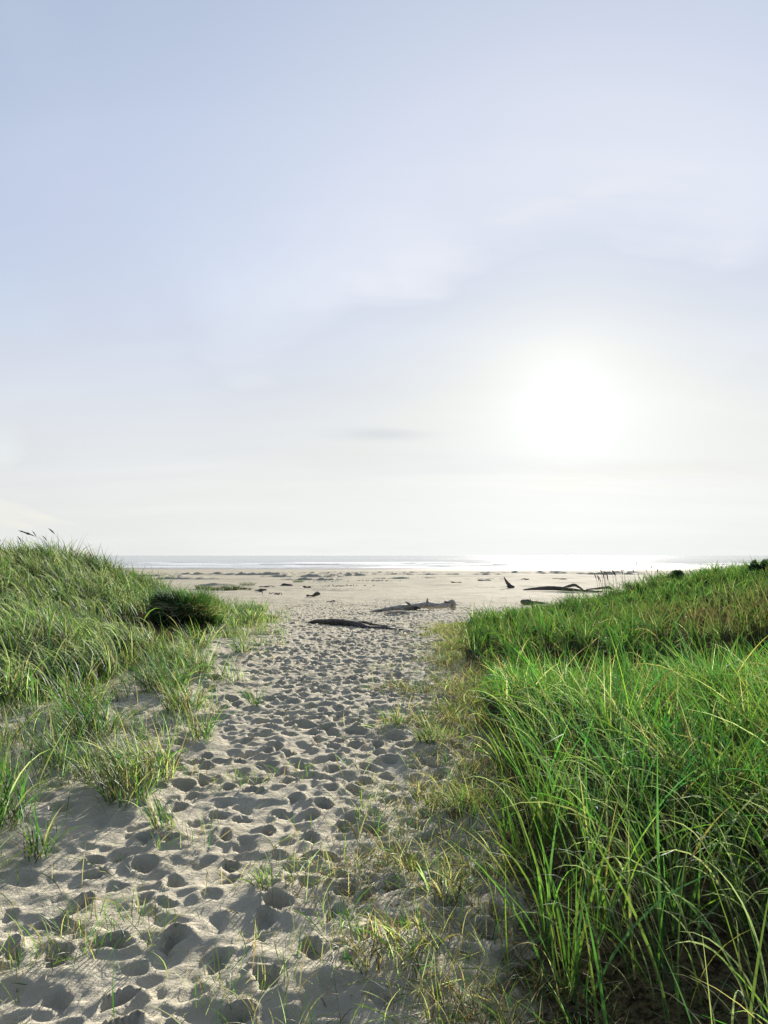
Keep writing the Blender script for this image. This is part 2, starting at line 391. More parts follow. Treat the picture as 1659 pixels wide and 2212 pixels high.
lines = [(224, 1.2, .12), (236, 2.0, .30), (252, 2.6, .45), (274, 3, .55), (300, 3.5, .65), (335, 4, .7), (382, 5, .7)]
WZ = np.full(WX.shape, -2.05); FO = np.zeros_like(WX)
for k, (ly, lw, lh) in enumerate(lines):
    yy = WY - ly - 5 * fbm(WX * .012, WX * 0 + k * 7.3, 91 + k, 3)
    amp = np.clip(.55 + .9 * fbm(WX * .02, WX * 0 + k * 3.1, 120 + k, 2), 0, 1)
    WZ += .5 * lh * amp * np.exp(-(yy / (lw * (np.where(yy < 0, .55, 1.3)))) ** 2)
    tail = np.where(yy < 0, np.exp(-(yy / (lw * 3.0)) ** 2), np.exp(-(yy / (lw * .7)) ** 2))
    FO = np.maximum(FO, tail * np.clip(.3 + 1.3 * amp * (.5 + fbm(WX * .03, WX * 0 + k, 140 + k, 3)), 0, 1.1))
FO = np.maximum(FO, (1 - S((WY - 219) / 5)) * .8)
WZ += near_s * .06 * fbm(WX * .1, WY * .3, 160, 3)
FO = np.maximum(FO, .42 * S((WY - 420) / 300) * (fbm(WX * .01, WY * .03, 170, 3) > .55))
sea = mesh_from('sea_water', np.stack([WX, WY, WZ], -1).reshape(-1, 3), grid_faces(len(wy), len(wx)), MAT_SEA, attrs={'foam': FO.ravel()})
tag(sea, kind='structure')

# ------------------------------------------------------------------ grass blades
def blades(base, h, w, az, th0, bend, col_b, col_t, seg=6, droop=1.3, twist=None, curl=None):
    """arrays of n blades -> V, F, C ; az lean azimuth, th0 start angle from vertical, bend added angle"""
    n = len(base); t = np.linspace(0, 1, seg + 1)
    th = th0[:, None] + bend[:, None] * t[None, :] ** droop
    ds = h[:, None] / seg
    mid = .5 * (th[:, 1:] + th[:, :-1])
    r = np.concatenate([np.zeros((n, 1)), np.cumsum(np.sin(mid) * ds, 1)], 1)
    z = np.concatenate([np.zeros((n, 1)), np.cumsum(np.cos(mid) * ds, 1)], 1)
    side = (np.zeros(n) if curl is None else curl)[:, None] * t[None, :] ** 2 * h[:, None]
    ca, sa = np.cos(az)[:, None], np.sin(az)[:, None]
    px = base[:, 0:1] + r * ca - side * sa; py = base[:, 1:2] + r * sa + side * ca; pz = base[:, 2:3] + z
    tw = (rng.uniform(-.9, .9, n) if twist is None else twist)[:, None] + .8 * t[None, :]
    wp = w[:, None] * (.55 + .45 * np.minimum(t * 4, 1))[None, :] * np.clip(1 - t ** 2.2, .04, 1)[None, :] * .5
    # width direction: horizontal perpendicular to lean, rotated about the blade by tw
    wxv = -sa * np.cos(tw) + ca * np.cos(th) * np.sin(tw); wyv = ca * np.cos(tw) + sa * np.cos(th) * np.sin(tw); wzv = -np.sin(th) * np.sin(tw)
    A = np.stack([px - wxv * wp, py - wyv * wp, pz - wzv * wp], -1); B = np.stack([px + wxv * wp, py + wyv * wp, pz + wzv * wp], -1)
    V = np.stack([A, B], 2).reshape(-1, 3)
    i = (np.arange(n) * (seg + 1) * 2)[:, None] + (np.arange(seg) * 2)[None, :]
    F = np.stack([i, i + 1, i + 3, i + 2], -1).reshape(-1, 4)
    tt = np.clip(t, 0, 1)[None, :, None]
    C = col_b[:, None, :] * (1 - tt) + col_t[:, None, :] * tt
    C = np.repeat(C[:, :, None, :], 2, 2).reshape(-1, 3)
    return V, F, C
def merge(parts):
    Vs, Fs, Cs = [], [], []; o = 0
    for V, F, C in parts:
        Vs.append(V); Fs.append(F + o); Cs.append(C); o += len(V)
    return np.concatenate(Vs), np.concatenate(Fs), np.concatenate(Cs)
GREEN = np.array([.050, .145, .026]); EMER = np.array([.030, .115, .040]); LIME = np.array([.13, .22, .028]); OLIVE = np.array([.075, .10, .028])
STRAW = np.array([.33, .28, .155]); PALE = np.array([.36, .40, .24]); BROWN = np.array([.16, .10, .055]); DKG = np.array([.03, .07, .02])
def pal(n, ws, jitter=.22):
    cols = np.stack([GREEN, EMER, LIME, OLIVE, STRAW, PALE, BROWN, DKG]); ws = np.array(ws, float); ws /= ws.sum()
    k = rng.choice(8, n, p=ws); c = cols[k] * np.exp(rng.normal(0, jitter, (n, 1))) * np.exp(rng.normal(0, .07, (n, 3)))
    return np.clip(c, 0, .75), k
LEFTWARD = math.pi          # the wind lays the grass over to the left
def in_view(x, y, m=1.28, s=1.0): return (np.abs(x) < (.56 * y + s) * m) & (y > 1.3)

def scatter(x0, x1, y0, y1, n, dens):
    """n candidates, more of them near, kept by dens(x,y) in 0..1"""
    y = y0 + (y1 - y0) * rng.random(n); x = x0 + (x1 - x0) * rng.random(n)
    k = rng.random(n) < dens(x, y); return x[k], y[k]
def clumpy(x, y, f=2.2, s=200, lo=-.45, hi=.5): return S((fbm(x * f, y * f, s, 3) - lo) / (hi - lo))

def tussock(x, y, cs, pull, s=301):
    """draw blade roots towards jittered tussock centres; returns new x, y and the outward direction"""
    ix = np.floor(x / cs); iy = np.floor(y / cs)
    cx_ = (ix + .5 + .34 * _h(ix, iy, s)) * cs; cy_ = (iy + .5 + .34 * _h(ix, iy, s + 1)) * cs
    dx, dy = x - cx_, y - cy_
    return cx_ + dx * (1 - pull), cy_ + dy * (1 - pull), np.arctan2(dy, dx), np.hypot(dx, dy) / cs, _h(ix, iy, s + 2)
# --- right-hand tall grass
def rz(x, y):      # height of growth
    h = np.interp(y, [0, 2, 4, 6.3, 8.2, 10.6, 12, 16, 22, 30], [.84, .84, .76, .64, .44, .35, .52, .38, .36, .42])
    h = h * (.70 + .30 * S(right_edge(x, y) / .4))
    return h * (1 + .22 * fbm(x * .7, y * .7, 211, 3)) * (1 + .28 * fbm(x * 1.9, y * 1.9, 213, 2))
def right_field(name, y0, y1, x1, n, wmul, seg, lab):
    def dn(x, y):
        far = 1 - S((y - (19.5 + .72 * np.clip(x, 0, 20))) / 2.2)
        return S((right_edge(x, y) + .02) / .22) * far * in_view(x, y) * (.12 + .88 * clumpy(x, y, 2.3, 203)) * (.25 + .75 * clumpy(x, y, .85, 207, -.5, .15)) * np.interp(y, [2, 3.4, 4.4], [.22, .34, 1.0])
    x, y = scatter(.2, x1, y0, y1, n, dn); k = len(x)
    x, y, out, rad_, hv = tussock(x, y, .26 if y1 < 10 else .42, .58)
    hh = rz(x, y) * np.clip(rng.normal(1, .20, k), .45, 1.6) * (1 + .25 * hv) * np.interp(y, [2, 3.6], [.62, 1])
    base = np.stack([x, y, GH(x, y) - .01], -1)
    brown = S((x - 4.2) / 1.2) * np.exp(-((y - 13.6) / 2.2) ** 2)
    brown2 = S((x - .55 * y + .6) / 1) * np.exp(-((y - 5.8) / 1.6) ** 2)
    c, kk = pal(k, [5, 3.2, 1.8, 2.0, .9, .8, .5, .6])
    lime = clumpy(x, y, .5, 231, .0, .7)[:, None]
    c = (c * (1 - .3 * lime) + .3 * lime * LIME) * np.exp(.30 * fbm(x * 1.4, y * 1.4, 235, 3))[:, None]
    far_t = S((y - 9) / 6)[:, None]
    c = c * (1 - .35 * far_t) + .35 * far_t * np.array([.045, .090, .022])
    b = (brown * .95 * (rng.random(k) < .88))[:, None]; c = c * (1 - b) + b * np.array([.125, .085, .055]) * rng.uniform(.6, 1.3, (k, 1))
    b = (brown2 * .5 * (rng.random(k) < .6))[:, None]; c = c * (1 - b) + b * np.array([.26, .22, .06])
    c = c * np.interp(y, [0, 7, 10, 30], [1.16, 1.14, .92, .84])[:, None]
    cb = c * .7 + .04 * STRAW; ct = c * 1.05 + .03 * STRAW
    old = kk >= 4
    ct[old] = np.clip(c[old] * 1.2, 0, .7)
    az = LEFTWARD + rng.normal(0, 1.0, k) + .9 * fbm(x * 1.1, y * 1.1, 241, 2)
    rnd = rng.random(k); az = np.where(rnd < .55, out + rng.normal(0, .5, k), az)
    th0 = np.abs(rng.normal(.10, .10, k)) + .45 * rad_; bend = np.abs(rng.normal(.55, .45, k))
    lng = rng.random(k) < .10; bend = np.where(lng, rng.uniform(1.4, 2.2, k), bend); hh = np.where(lng, hh * 1.2, hh) * np.interp(right_edge(x, y), [0, .3], [.8, 1])
    ww = rng.uniform(.0055, .013, k) * wmul * np.interp(y, [0, 4, 30], [.85, 1, 2.6])
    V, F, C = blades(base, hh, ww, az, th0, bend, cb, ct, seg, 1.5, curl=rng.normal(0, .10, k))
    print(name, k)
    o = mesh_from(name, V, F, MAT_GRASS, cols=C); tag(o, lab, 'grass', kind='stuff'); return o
right_field('tall_grass', 1.9, 8.5, 6.6, 44000, 1.0, 8, 'tall bright green dune grass arching over the right side of the path')
right_field('dune_grass', 8.5, 36, 25, 190000, 1.15, 5, 'green dune grass covering the far dune on the right')
def arching(n):
    dn = lambda x, y: S((right_edge(x, y) - .05) / .5) * in_view(x, y) * np.interp(y, [1.9, 3, 6, 8.5], [.6, 1, .7, .3])
    x, y = scatter(.4, 6, 1.9, 8.5, n, dn); k = len(x)
    base = np.stack([x, y, GH(x, y) - .01], -1); c, kk = pal(k, [.8, .2, .8, .3, .7, 3.4, .3, 0])
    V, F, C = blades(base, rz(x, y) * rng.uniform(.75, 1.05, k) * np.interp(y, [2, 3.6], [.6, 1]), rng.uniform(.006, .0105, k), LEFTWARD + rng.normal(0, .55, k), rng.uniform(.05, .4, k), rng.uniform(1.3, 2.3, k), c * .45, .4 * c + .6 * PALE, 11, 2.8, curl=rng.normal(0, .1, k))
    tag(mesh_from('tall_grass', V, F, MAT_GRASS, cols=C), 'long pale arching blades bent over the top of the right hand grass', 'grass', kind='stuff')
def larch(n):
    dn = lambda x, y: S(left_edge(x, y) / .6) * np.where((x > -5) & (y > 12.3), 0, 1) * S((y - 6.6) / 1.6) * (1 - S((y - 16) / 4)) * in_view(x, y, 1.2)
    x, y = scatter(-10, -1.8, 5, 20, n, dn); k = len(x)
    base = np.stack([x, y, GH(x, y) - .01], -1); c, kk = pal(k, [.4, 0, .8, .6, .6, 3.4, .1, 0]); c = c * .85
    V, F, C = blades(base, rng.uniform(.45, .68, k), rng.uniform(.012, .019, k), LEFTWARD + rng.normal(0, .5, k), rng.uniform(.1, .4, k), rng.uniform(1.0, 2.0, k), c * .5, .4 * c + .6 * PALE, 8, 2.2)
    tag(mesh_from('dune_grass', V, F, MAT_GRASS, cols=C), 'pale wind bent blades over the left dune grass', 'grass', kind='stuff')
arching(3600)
# dead thatch under the right-hand grass
def thatch(name, n, region, lab, colw, hr, wmul=1.0, th=(1.0, .35), mat=None):
    x, y = region(n); k = len(x)
    base = np.stack([x, y, GH(x, y) + rng.uniform(0, .03, k)], -1)
    c, kk = pal(k, colw); hh = rng.uniform(hr[0], hr[1], k)
    V, F, C = blades(base, hh, rng.uniform(.003, .006, k) * wmul * np.interp(y, [0, 5, 25], [.8, 1.1, 2.4]), rng.uniform(0, 6.28, k),
                     np.clip(rng.normal(th[0], th[1], k), 0, 1.5), rng.uniform(.1, .9, k), c * .9, c, 5, 1.2, curl=rng.normal(0, .3, k))
    print(name, k)
    o = mesh_from(name, V, F, mat or MAT_GRASS, cols=C); tag(o, lab, 'grass', kind='stuff'); return o
thatch('dead_thatch', 60000, lambda n: scatter(.2, 8, 1.8, 13, n, lambda x, y: S((right_edge(x, y) + .1) / .3) * in_view(x, y, 1.15) * .35 * np.interp(y, [2, 13], [1, .5])),
       'matted brown dead blades under the tall grass right of the path', [.6, .5, .2, 1, 1.2, .2, 3.5, 1.5], (.08, .30))
# verge of creeping, trampled grass between path and tall grass
def verge(n):
    def dn(x, y):
        e = right_edge(x, y)
        band = np.exp(-((e + .12) / .34) ** 2) + .60 * np.exp(-((e + .62) / .40) ** 2) * clumpy(x, y, 1.6, 261, -.25, .6)
        return np.clip(band, 0, 1) * (.25 + .75 * clumpy(x, y, 3.4, 263, -.2, .6)) * in_view(x, y) * np.interp(y, [2, 6, 14, 21], [.8, .7, .5, .3])
    return scatter(-1.3, 3, 1.9, 21, n, dn)
thatch('trampled_grass', 330000, verge, 'short yellow and straw coloured grass creeping over the sand beside the path', [.7, .2, .5, 2.4, 3.6, .9, 3.0, .9], (.05, .20), .95, (.75, .4))
def litter_d(n):
    def dn(x, y):
        e = right_edge(x, y)
        return np.clip(np.exp(-((e + .25) / .55) ** 2) * .8 + .10 + .5 * S((-x - .8) / 1.4) * clumpy(x, y, 1.5, 267, -.1, .6), 0, 1) * (.15 + .85 * clumpy(x, y, 3.0, 265, -.1, .7)) * in_view(x, y) * np.interp(y, [2, 6, 16], [1, .7, .3])
    return scatter(-4, 2.6, 1.9, 16, n, dn)
thatch('dry_litter', 110000, litter_d, 'dry straw, broken blades and bits lying flat on the sand', [.3, .1, .5, 1, 3, .8, 3, .8], (.025, .11), .8, (1.42, .12), MAT_DRY)
# small scraps in the foreground sand
def fore(n):
    dn = lambda x, y: (.05 + .95 * clumpy(x, y, 1.9, 271, .25, .75)) * in_view(x, y) * np.interp(y, [1.8, 3.2, 5.5], [.6, .5, .25]) * (.7 + 1.0 * S((-x - .7) / .8)) * (right_edge(x, y) < 0)
    return scatter(-3.6, 1.2, 1.8, 5.6, n, dn)
thatch('sparse_grass', 26000, fore, 'thin yellowing blades poking out of the foreground sand', [1.1, .3, 1.2, 2.4, 3, 1, 1.4, .5], (.05, .20), .9, (.55, .4))

# --- left dune grass
larch(9000)
def left_dense(n):
    def dn(x, y):
        d = S(left_edge(x, y) / .7) * S((y - (6.6 + .9 * fbm(x * .8, y * .8, 283, 3))) / 1.6) * (1 - S((y - 23) / 3))
        d = d * np.where(y > 12.9, .12 + .88 * S((-x - 4.55) / .7), 1) * np.where((np.abs(x + 4.2) < 1.0) & (y > 13.6) & (y < 16.2), .25, 1)
        return d * in_view(x, y, 1.2) * (.12 + .88 * clumpy(x, y, 1.7, 285)) * (.15 + .85 * clumpy(x, y, .7, 289, -.45, .15))
    return scatter(-15, -1.8, 5, 25, n, dn)
x, y = left_dense(160000); k = len(x)
print('left', k); x, y, out, rad_, hv = tussock(x, y, .36, .55)
base = np.stack([x, y, GH(x, y) - .01], -1)
c, kk = pal(k, [4.0, .8, 1.8, 2.8, 1.2, 3.0, .7, .6]); t = S((y - 8) / 6)[:, None]
c = c * (1 - .3 * t) + .3 * t * np.array([.085, .12, .045])
c = c * (.78 * np.exp(.28 * fbm(x * .8, y * .8, 293, 3)))[:, None]
hh = (.50 + .16 * fbm(x * .9, y * .9, 287, 3)) * np.clip(rng.normal(1, .2, k), .4, 1.5) * np.interp(left_edge(x, y), [0, 1.5], [.7, 1])
az = LEFTWARD + rng.normal(0, .7, k); az = np.where(rng.random(k) < .4, out + rng.normal(0, .5, k), az); hh = hh * (1 + .3 * hv)
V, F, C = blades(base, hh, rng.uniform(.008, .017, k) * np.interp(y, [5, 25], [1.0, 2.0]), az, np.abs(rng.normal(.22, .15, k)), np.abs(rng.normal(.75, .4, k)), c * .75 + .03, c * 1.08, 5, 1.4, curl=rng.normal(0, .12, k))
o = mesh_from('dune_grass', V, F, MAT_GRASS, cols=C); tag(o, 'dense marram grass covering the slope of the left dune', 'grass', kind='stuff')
def lthin(n):
    dn = lambda x, y: S((-x - .9 - .05 * y) / 1.2) * (.03 + .97 * clumpy(x, y, 1.7, 291, .05, .75)) * in_view(x, y, 1.2) * np.interp(y, [3, 5, 8, 14, 22], [.15, .42, .55, .5, .3]) * np.where(y > 17, S((-x-2.4)/1.), 1) * np.where((np.abs(x + 4.2) < .9) & (y > 12.8) & (y < 16.5), .15, 1)
    return scatter(-7.5, -.8, 3.2, 22, n, dn)
x, y = lthin(130000); k = len(x); print('lthin', k)
base = np.stack([x, y, GH(x, y) - .01], -1); c, kk = pal(k, [2, .2, 1.2, 3.4, 2, 1.8, .8, .5])
V, F, C = blades(base, rng.uniform(.12, .40, k), rng.uniform(.004, .0075, k) * np.interp(y, [3, 22], [.9, 2.2]), LEFTWARD + rng.normal(0, 1.5, k), np.abs(rng.normal(.3, .25, k)), np.abs(rng.normal(.7, .4, k)), c * .8 + .02, c, 5, 1.3)
o = mesh_from('sparse_grass', V, F, MAT_GRASS, cols=C); tag(o, 'thin scattered grass blades rising from the sand at the foot of the left dune', 'grass', kind='stuff')

# --- separate tufts (things)
def tuft_data(n, rad, h, seed, ws, spread=.42, dry=.0, wm=1.0):
    global rng
    keep = rng; rng = np.random.default_rng(seed)
    a = rng.uniform(0, 6.28, n); r = rad * np.sqrt(rng.random(n)); bx, by = r * np.cos(a), r * np.sin(a)
    base = np.stack([bx, by, np.full(n, -.03)], -1)
    c, kk = pal(n, ws)
    az = np.arctan2(by, bx) + rng.normal(0, .6, n); lean = rng.random(n) < .45
    az = np.where(lean, LEFTWARD + rng.normal(0, .7, n), az)
    hh = h * np.clip(rng.normal(.85, .22, n), .3, 1.3)
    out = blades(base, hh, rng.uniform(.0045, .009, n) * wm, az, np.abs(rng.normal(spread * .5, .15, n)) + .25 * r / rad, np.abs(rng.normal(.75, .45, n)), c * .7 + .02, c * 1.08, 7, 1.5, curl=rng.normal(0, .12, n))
    rng = keep; return out
TW = [3, .4, 1.6, 2.8, 1.2, 1.8, .5, .5]; TY = [1.6, .3, 2.2, 2.6, 2.6, 1.2, .9, .4]; TD = [2, 1.5, .6, 2, .8, .6, .5, 3]
def tuft(x, y, n, rad, h, seed, lab, grp, ws=TW, wm=1.0, name='grass_tuft'):
    V, F, C = tuft_data(int(n * 1.7), rad * 1.15, h * 1.08, seed, ws, wm=wm * 1.25)
    o = mesh_from(name, V, F, MAT_GRASS, cols=C); o.location = (x, y, gz(x, y)); tag(o, lab, 'grass tuft', grp); return o
LT = 'grass tufts on the sand left of the path'
tuft(-2.16, 4.25, 90, .13, .50, 1, 'large green tuft at the left edge of the picture, nearest of the big tufts', LT)
tuft(-1.62, 4.75, 60, .11, .34, 2, 'yellow green tuft at the near end of the left tuft group, beside trampled sand', LT, TY)
tuft(-1.62, 5.20, 95, .16, .40, 3, 'broad yellow green tuft, widest of the left group beside the footprints', LT, TY)
tuft(-1.86, 5.02, 45, .09, .36, 4, 'narrow upright tuft just left of the broad yellow green one', LT)
tuft(-2.40, 6.20, 110, .17, .40, 5, 'dense round bright green tuft with dark base on open sand', LT, TD)
tuft(-2.30, 5.35, 26, .05, .42, 6, 'tall thin tuft of few upright blades on bare sand', LT)
tuft(-2.98, 5.75, 60, .13, .44, 7, 'arching tuft with dead brown base below the left dune grass', LT, TY)
tuft(-2.42, 8.3, 130, .20, .50, 8, 'big dark green tuft on the last spur of the left dune slope', LT, TD)
tuft(-1.98, 7.4, 70, .14, .42, 9, 'olive tuft below the dark spur tuft, yellow in the middle', LT, TY)
tuft(-2.35, 9.6, 80, .16, .46, 10, 'upright tuft standing alone where the sand path widens', LT, TW)
tuft(-1.55, 6.35, 34, .09, .34, 11, 'sparse slanting tuft nearest to the footprint path on the left', LT, TY)
tuft(-2.85, 7.0, 90, .17, .46, 12, 'pale tuft with drooping blades in front of the left dune', LT, TW)
tuft(-3.0, 4.9, 60, .12, .46, 13, 'dark tuft cut by the left frame edge behind the large green tuft', LT, TD)
tuft(-1.92, 3.35, 40, .09, .36, 14, 'yellowing tuft at the lower left edge on shaded sand', LT, TY)
tuft(-1.55, 2.7, 26, .07, .24, 15, 'small straw coloured tuft in the bottom left corner', LT, TY)
tuft(-1.78, 3.9, 16, .05, .30, 16, 'two or three thin dark blades between deep footprints at far left', LT, TW)
tuft(-1.25, 4.35, 22, .07, .22, 17, 'low sprawling tuft on trampled sand below the broad yellow green tuft', LT, TY)
tuft(-2.9, 10.6, 80, .2, .44, 18, 'tuft at the foot of the dune before the far hummock', LT, TW)
tuft(-3.05, 12.2, 70, .2, .40, 19, 'low ragged tuft on sand halfway to the driftwood', LT, TW, 1.5)
tuft(-1.35, 7.9, 14, .05, .26, 20, 'tiny dark sprig standing alone between footprints left of centre', LT, TD)
tuft(-2.25, 11.9, 34, .12, .32, 21, 'wispy tuft on pale sand, furthest right of the far left tufts', LT, TW, 1.4)
tuft(-3.35, 18.3, 110, .28, .42, 22, 'spreading tuft on sand to the right of the dark hummock', LT, TW, 2)
tuft(-4.15, 18.2, 150, .30, .52, 23, 'tall pale tuft against the right flank of the dark hummock', LT, TY, 2)
tuft(-4.6, 26.2, 130, .42, .50, 24, 'green tuft at the edge of the open beach beyond the hummock', LT, TW, 2.6)
tuft(-3.2, 16.0, 50, .18, .34, 25, 'thin tuft in the trampled sand between hummock and buried log', LT, TW, 1.8)
FT = 'grass tufts beside the lower path'
TS = [.6, .1, .7, 2, 4, 1.5, 1.6, .2]
tuft(-.02, 2.95, 34, .12, .15, 31, 'yellow tuft at the bottom centre next to deep footprints', FT, TS)
tuft(.12, 3.08, 22, .09, .14, 32, 'straw and green tuft right behind the bottom centre one', FT, TS)
tuft(.48, 4.6, 36, .10, .22, 33, 'green tuft where the trampled verge meets the tall grass', FT, TW)
tuft(.42, 6.3, 50, .11, .22, 34, 'golden tuft on the verge beside the path, halfway up', FT, TY)
tuft(.10, 7.0, 30, .08, .17, 35, 'small tuft growing right at the footprints on the right side', FT, TY)
tuft(-.55, 3.6, 12, .05, .15, 36, 'few short dry blades in the middle of the lower path', FT, TY)
tuft(.30, 3.5, 34, .1, .16, 37, 'olive tuft sprawling over the sand at lower right of the path', FT, TS)

# hummock: dense dark tussock with dead blades hanging over its side
hm = bpy.data.objects.new('grass_hummock', None); link(hm); hm.location = (-4.2, 15.6, gz(-4.2, 15.6))
tag(hm, 'dark rounded tussock of marram with dead blades at the end of the left dune', 'grass tussock')
n = 5200; a = rng.uniform(0, 6.28, n); r = np.sqrt(rng.random(n)); rl = 1 + .22 * np.sin(a * 3 + 1) + .12 * np.sin(a * 5); bx = r * .58 * rl * np.cos(a); by = r * .54 * rl * np.sin(a)
bz = GH(bx - 4.2, by + 15.6) - hm.location.z - .02
c, kk = pal(n, [4, 3, .6, 1.5, .2, .2, .5, 3]); c *= .9
V, F, C = blades(np.stack([bx, by, bz], -1), rng.uniform(.26, .50, n) * (1 + .45 * fbm(bx * 3.2, by * 3.2, 401, 3)), rng.uniform(.010, .018, n), np.where(rng.random(n) < .5, np.arctan2(by, bx), LEFTWARD) + rng.normal(0, .5, n), .1 + .5 * r * rng.random(n), rng.uniform(.3, 1.1, n), c * .7, c, 6, 1.4)
mesh_from('foliage', V, F, MAT_GRASS, hm, cols=C)
n = 240; a = rng.uniform(-2.6, .3, n); q_ = rng.uniform(.35, 1.02, n); bx = .64 * q_ * np.cos(a); by = .58 * q_ * np.sin(a); bz = GH(bx - 4.2, by + 15.6) - hm.location.z + .18
c, kk = pal(n, [0, 0, .5, 1, 3, 2, 1.5, 0]); c *= .8
V, F, C = blades(np.stack([bx, by, bz], -1), rng.uniform(.25, .6, n), rng.uniform(.011, .019, n), a + rng.normal(0, .9, n), rng.uniform(.5, 1.1, n), rng.uniform(.8, 1.5, n), c, c, 7, 1.1, curl=rng.normal(0, .3, n))
mesh_from('dead_blades', V, F, MAT_DRY, hm, cols=C)

# --- seed stalks
def stalk_mesh(h, lean, seed, rr=.004):
    r_ = random.Random(seed); V = []; F = []; seg = 9; k = 5
    pts_ = []
    x = z = 0; y = 0
    for i in range(seg + 1):
        t = i / seg; pts_.append((x, y, z)); th = lean * (.25 + 1.1 * t ** 2); x -= math.sin(th) * h / seg; z += math.cos(th) * h / seg; y += r_.uniform(-.004, .004)
    for i, p in enumerate(pts_):
        rad = rr * (1 - .5 * i / seg)
        for j in range(k):
            aa = 6.283 * j / k; V.append((p[0] + rad * math.cos(aa), p[1] + rad * math.sin(aa), p[2]))
    for i in range(seg):
        for j in range(k): F.append((i * k + j, i * k + (j + 1) % k, (i + 1) * k + (j + 1) % k, (i + 1) * k + j))
    return np.array(V), np.array(F), pts_
def head_mesh(pts_, h, seed, rad=.011, ln=.16):
    V = []; F = []; r_ = random.Random(seed)
    p1 = np.array(pts_[-1]); p0 = np.array(pts_[-2]); d = (p1 - p0) / np.linalg.norm(p1 - p0); s1 = np.array((0, 1, 0)); s2 = np.cross(d, s1)
    k = 7; m = 12
    for i in range(m + 1):
        t = i / m; c = p1 + d * (t - .15) * ln + np.array((-1, 0, -.3)) * .03 * t * t
        rd = rad * math.sin(math.pi * min(max(t, .04), .97)) ** .6 * (1 + .25 * r_.uniform(-1, 1))
        for j in range(k):
            aa = 6.283 * j / k + i * .4; q = c + rd * (1 + .3 * r_.uniform(-1, 1)) * (s1 * math.cos(aa) + s2 * math.sin(aa)); V.append(tuple(q))
    for i in range(m):
        for j in range(k): F.append((i * k + j, i * k + (j + 1) % k, (i + 1) * k + (j + 1) % k, (i + 1) * k + j))
    return np.array(V), np.array(F)
def stalk(x, y, h, lean, seed, lab, grp, rr=.004, hd=(.011, .16), colr=(.15, .12, .07)):
    r_ = bpy.data.objects.new('seed_stalk', None); link(r_); r_.location = (x, y, gz(x, y)); tag(r_, lab, 'grass stalk', grp)
    V, F, p = stalk_mesh(h, lean, seed, rr); mesh_from('stem', V, F, MAT_DRY, r_, cols=np.tile(colr, (len(V), 1)))
    V, F = head_mesh(p, h, seed, *hd); mesh_from('seed_head', V, F, MAT_DRY, r_, cols=np.tile((.15, .12, .07), (len(V), 1))); return r_
stalk(-6.72, 15.6, 1.32, 1.05, 1, 'tallest seed stalk bending left high above the left dune crest', 'seed stalks on the left dune', .006, (.017, .34), (.10, .09, .05))
stalk(-6.60, 15.7, 1.24, .62, 2, 'shorter stalk beside the tallest bending one on the left dune', 'seed stalks on the left dune', .0045, (.012, .17), (.10, .09, .05))
srand = random.Random(8)
for i, (px, yy) in enumerate(((8, 15), (22, 15.4), (60, 16), (95, 16), (120, 16.4), (178, 16.6), (188, 16.4), (212, 17), (228, 17), (262, 17.3), (276, 17.2), (300, 17.8), (325, 17.6))):
    xx = (px - 829.5) / 1597 * yy
    stalk(xx, yy, srand.uniform(.62, .82), srand.uniform(.3, .7), 20 + i, 'thin dark seed stalk on the crest of the left dune against sky or sea', 'seed stalks on the left dune', .0035, (.010, .15), (.11, .10, .05))
for i in range(19):
    px = srand.uniform(1282, 1420); yy = srand.uniform(21.5, 24.5); xx = (px - 829.5) / 1597 * yy
    stalk(xx, yy, srand.uniform(.75, 1.0), srand.uniform(-.1, .3), 60 + i, 'brownish upright stalk on the far right dune seen against the beach', 'stalks on the right dune', .007, (.015, .20), (.16, .13, .085))

# --- driftwood
def log_mesh(pts_, radii, seed, k=14, n=44, rough=.16, flat=1.0):
    P = np.array(pts_, float); Rr = np.array(radii, float); d = np.concatenate([[0], np.cumsum(np.linalg.norm(np.diff(P, axis=0), axis=1))])
    s = np.linspace(0, d[-1], n); c = np.stack([np.interp(s, d, P[:, i]) for i in range(3)], -1)
    for _ in range(3): c[1:-1] = .5 * c[1:-1] + .25 * (c[:-2] + c[2:])
    rad = np.interp(s, d, Rr); T = np.gradient(c, axis=0); T /= np.linalg.norm(T, axis=1)[:, None]
    up = np.array((0, 0, 1.0)); A = np.cross(T, up); A /= np.linalg.norm(A, axis=1)[:, None] + 1e-9; B = np.cross(A, T)
    V = []; th = np.arange(k) * 2 * math.pi / k
    for i in range(n):
        e = min(1, (min(i, n - 1 - i) + .35) / 2.2) ** .5
        q = rad[i] * e * (1 + rough * vn(np.cos(th) * 1.6 + s[i] * 2.5, np.sin(th) * 1.6 + seed * 5 + s[i] * .6, seed) + rough * .7 * vn(th * 2.2, th * 0 + s[i] * .5, seed + 3))
        V.append(c[i] + q[:, None] * (np.cos(th)[:, None] * A[i] + np.sin(th)[:, None] * B[i] * flat))
    V = np.concatenate(V); F = []
    for i in range(n - 1):
        for j in range(k): F.append((i * k + j, i * k + (j + 1) % k, (i + 1) * k + (j + 1) % k, (i + 1) * k + j))
    m = len(V); V = np.concatenate([V, [c[0], c[-1]]])
    for j in range(k):
        F.append((m, (j + 1) % k, j, m)); b_ = (n - 1) * k; F.append((m + 1, b_ + j, b_ + (j + 1) % k, m + 1))
    return V, F
def log_obj(name, pts_, radii, mat, seed, parent=None, **kw):
    V, F = log_mesh(pts_, radii, seed, **kw)
    me = bpy.data.meshes.new(name); me.from_pydata([tuple(v) for v in V], [], [tuple(dict.fromkeys(f)) for f in F]); me.update()
    me.polygons.foreach_set('use_smooth', [True] * len(me.polygons)); me.materials.append(mat)
    o = link(bpy.data.objects.new(name, me)); o.parent = parent; return o
